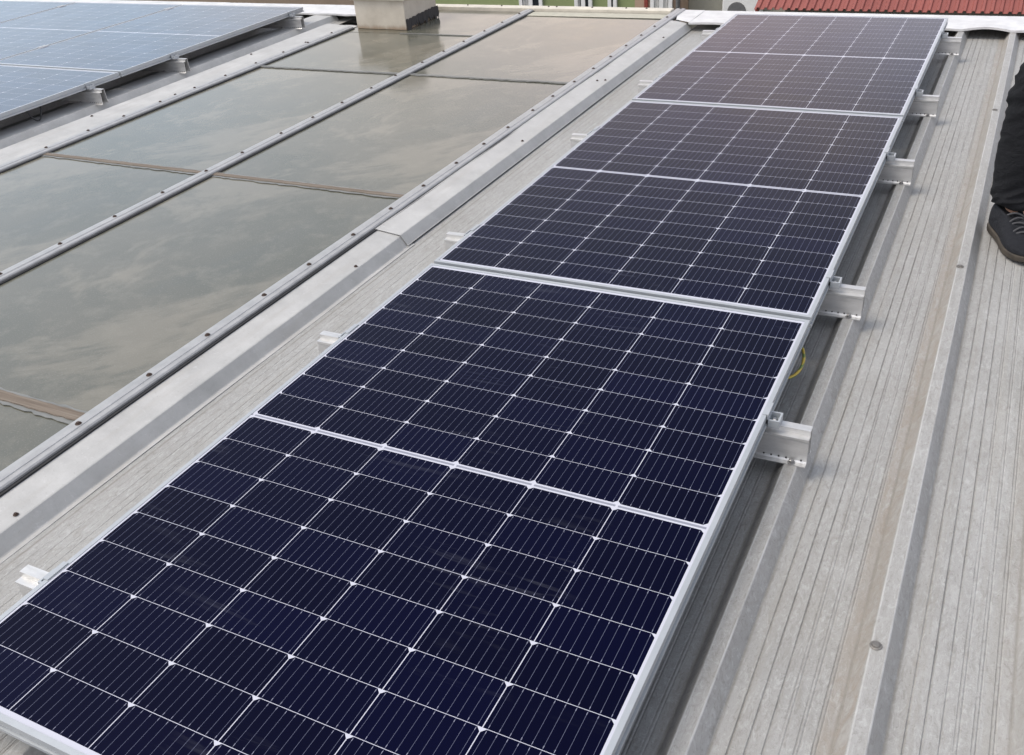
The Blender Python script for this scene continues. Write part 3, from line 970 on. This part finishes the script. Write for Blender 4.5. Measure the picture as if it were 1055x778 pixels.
MB().add([(hx0+.26,.36,ez+.05),(hx0+.26,2*run-.36,ez+.05),(hx0+.26,run,ez+.05+(run-.36)*sl)], [(0,1,2)]).build("gable", M['beige'], rh)

# ------------------------------------------------------------------ light
SUN_EL, SUN_AZ = R(58), math.atan2(-.50, -.80)     # direction towards the sun in xy
sun_dir = Vector((math.cos(SUN_EL)*math.cos(SUN_AZ), math.cos(SUN_EL)*math.sin(SUN_AZ), math.sin(SUN_EL)))
sd = bpy.data.lights.new("sun", 'SUN')
sd.energy = .75; sd.angle = R(24); sd.color = (1.0, .87, .70)
so = bpy.data.objects.new("sun", sd); link(so)
so.rotation_euler = sun_dir.to_track_quat('Z', 'Y').to_euler()
so.location = (0, 0, 20)

w = bpy.data.worlds.new("World"); scene.world = w; w.use_nodes = True
nt = w.node_tree
bg = nt.nodes["Background"]
sk = nt.nodes.new("ShaderNodeTexSky"); sk.sky_type = 'NISHITA'; sk.sun_disc = False
sk.sun_elevation = SUN_EL; sk.sun_rotation = math.pi/2 - SUN_AZ
hs = nt.nodes.new("ShaderNodeHueSaturation"); hs.inputs["Saturation"].default_value = .42
nt.links.new(sk.outputs[0], hs.inputs["Color"])
sk.air_density = 1.0; sk.dust_density = 2.5; sk.ozone_density = 1.0
# soft broken cloud layer projected on a plane overhead
tc = nt.nodes.new("ShaderNodeTexCoord")
sep = nt.nodes.new("ShaderNodeSeparateXYZ"); nt.links.new(tc.outputs["Generated"], sep.inputs[0])
def wm(op, a, b):
    n_ = nt.nodes.new("ShaderNodeMath"); n_.operation = op
    for i, q in enumerate((a, b)):
        if isinstance(q, (int, float)): n_.inputs[i].default_value = q
        else: nt.links.new(q, n_.inputs[i])
    return n_.outputs[0]
den = wm('ADD', wm('MAXIMUM', sep.outputs[2], 0.0), .16)
cv = nt.nodes.new("ShaderNodeCombineXYZ")
nt.links.new(wm('DIVIDE', sep.outputs[0], den), cv.inputs[0]); nt.links.new(wm('DIVIDE', sep.outputs[1], den), cv.inputs[1])
nz = nt.nodes.new("ShaderNodeTexNoise"); nt.links.new(cv.outputs[0], nz.inputs["Vector"])
nz.inputs["Scale"].default_value = .95; nz.inputs["Detail"].default_value = 6; nz.inputs["Roughness"].default_value = .52; nz.inputs["Distortion"].default_value = .3
cr = nt.nodes.new("ShaderNodeValToRGB"); nt.links.new(nz.outputs["Fac"], cr.inputs[0])
cr.color_ramp.elements[0].position = .47; cr.color_ramp.elements[0].color = (0,0,0,1)
cr.color_ramp.elements[1].position = .60; cr.color_ramp.elements[1].color = (.8,.8,.8,1)
nz2 = nt.nodes.new("ShaderNodeTexNoise"); nt.links.new(cv.outputs[0], nz2.inputs["Vector"]); nz2.inputs["Scale"].default_value = 2.6; nz2.inputs["Detail"].default_value = 5
cc = nt.nodes.new("ShaderNodeValToRGB"); nt.links.new(nz2.outputs["Fac"], cc.inputs[0])
cc.color_ramp.elements[0].position = .35; cc.color_ramp.elements[0].color = (2.7, 2.7, 2.85, 1)
cc.color_ramp.elements[1].position = .65; cc.color_ramp.elements[1].color = (8.2, 6.7, 5.5, 1)
mx = nt.nodes.new("ShaderNodeMix"); mx.data_type = 'RGBA'
hz = nt.nodes.new("ShaderNodeMapRange"); nt.links.new(sep.outputs[2], hz.inputs[0])
for i_, q_ in enumerate((.28, .46, 1.0, .0)): hz.inputs[i_+1].default_value = q_
nt.links.new(cc.outputs[0], mx.inputs[7])
vz = nt.nodes.new("ShaderNodeMapRange"); vz.interpolation_type = 'SMOOTHSTEP'; nt.links.new(sep.outputs[2], vz.inputs[0])
for i_, q_ in enumerate((.15, .47, .82, .0)): vz.inputs[i_+1].default_value = q_
mv = nt.nodes.new("ShaderNodeMix"); mv.data_type = 'RGBA'
nt.links.new(vz.outputs[0], mv.inputs[0]); nt.links.new(hs.outputs[0], mv.inputs[6]); 
vl = nt.nodes.new("ShaderNodeVectorMath"); vl.operation = 'NORMALIZE'
cxy = nt.nodes.new("ShaderNodeCombineXYZ"); nt.links.new(sep.outputs[0], cxy.inputs[0]); nt.links.new(sep.outputs[1], cxy.inputs[1])
nt.links.new(cxy.outputs[0], vl.inputs[0])
sx = nt.nodes.new("ShaderNodeSeparateXYZ"); nt.links.new(vl.outputs[0], sx.inputs[0])
vr = nt.nodes.new("ShaderNodeValToRGB"); nt.links.new(wm('ADD', wm('MULTIPLY', sx.outputs[0], .5), .5), vr.inputs[0])
e_ = vr.color_ramp.elements
e_[0].position = .13; e_[0].color = (3.5, 4.3, 5.2, 1)
e_[1].position = .22; e_[1].color = (5.1, 4.55, 4.1, 1)
e2 = e_.new(.38); e2.color = (7.3, 5.9, 6.3, 1)
e2 = e_.new(.47); e2.color = (5.8, 5.8, 6.8, 1)
az = nt.nodes.new("ShaderNodeMapRange"); nt.links.new(wm('ADD', wm('MULTIPLY', sx.outputs[0], .5), .5), az.inputs[0])
for i_, q_ in enumerate((.13, .21, .08, 1.0)): az.inputs[i_+1].default_value = q_
nt.links.new(wm('MULTIPLY', wm('MULTIPLY', cr.outputs[0], hz.outputs[0]), az.outputs[0]), mx.inputs[0])
nt.links.new(vr.outputs[0], mv.inputs[7])
nt.links.new(mv.outputs[2], mx.inputs[6])
nt.links.new(mx.outputs[2], bg.inputs[0])
bg.inputs[1].default_value = .15

# ------------------------------------------------------------------ camera
cam = bpy.data.cameras.new("camera"); co = bpy.data.objects.new("camera", cam); link(co)
Rm = [[0.8925287509130244, 0.44448670862863154, -0.07631510103591885], [0.17951521831837008, -0.5053781080346949, -0.8440185153842183], [-0.4137229933007645, 0.7396110692598903, -0.5308566200420761]]
mw = Matrix(((Rm[0][0], -Rm[1][0], -Rm[2][0], 1.4633165), (Rm[0][1], -Rm[1][1], -Rm[2][1], -.5009184), (Rm[0][2], -Rm[1][2], -Rm[2][2], 1.2181300), (0,0,0,1)))
co.matrix_world = mw
cam.sensor_fit = 'HORIZONTAL'; cam.sensor_width = 36
cam.lens = 36*970.947/1055
cam.clip_start = .05; cam.clip_end = 1500
scene.camera = co

scene.view_settings.view_transform = 'Standard'
scene.view_settings.look = 'None'
scene.view_settings.gamma = 1
scene.view_settings.exposure = 0.80
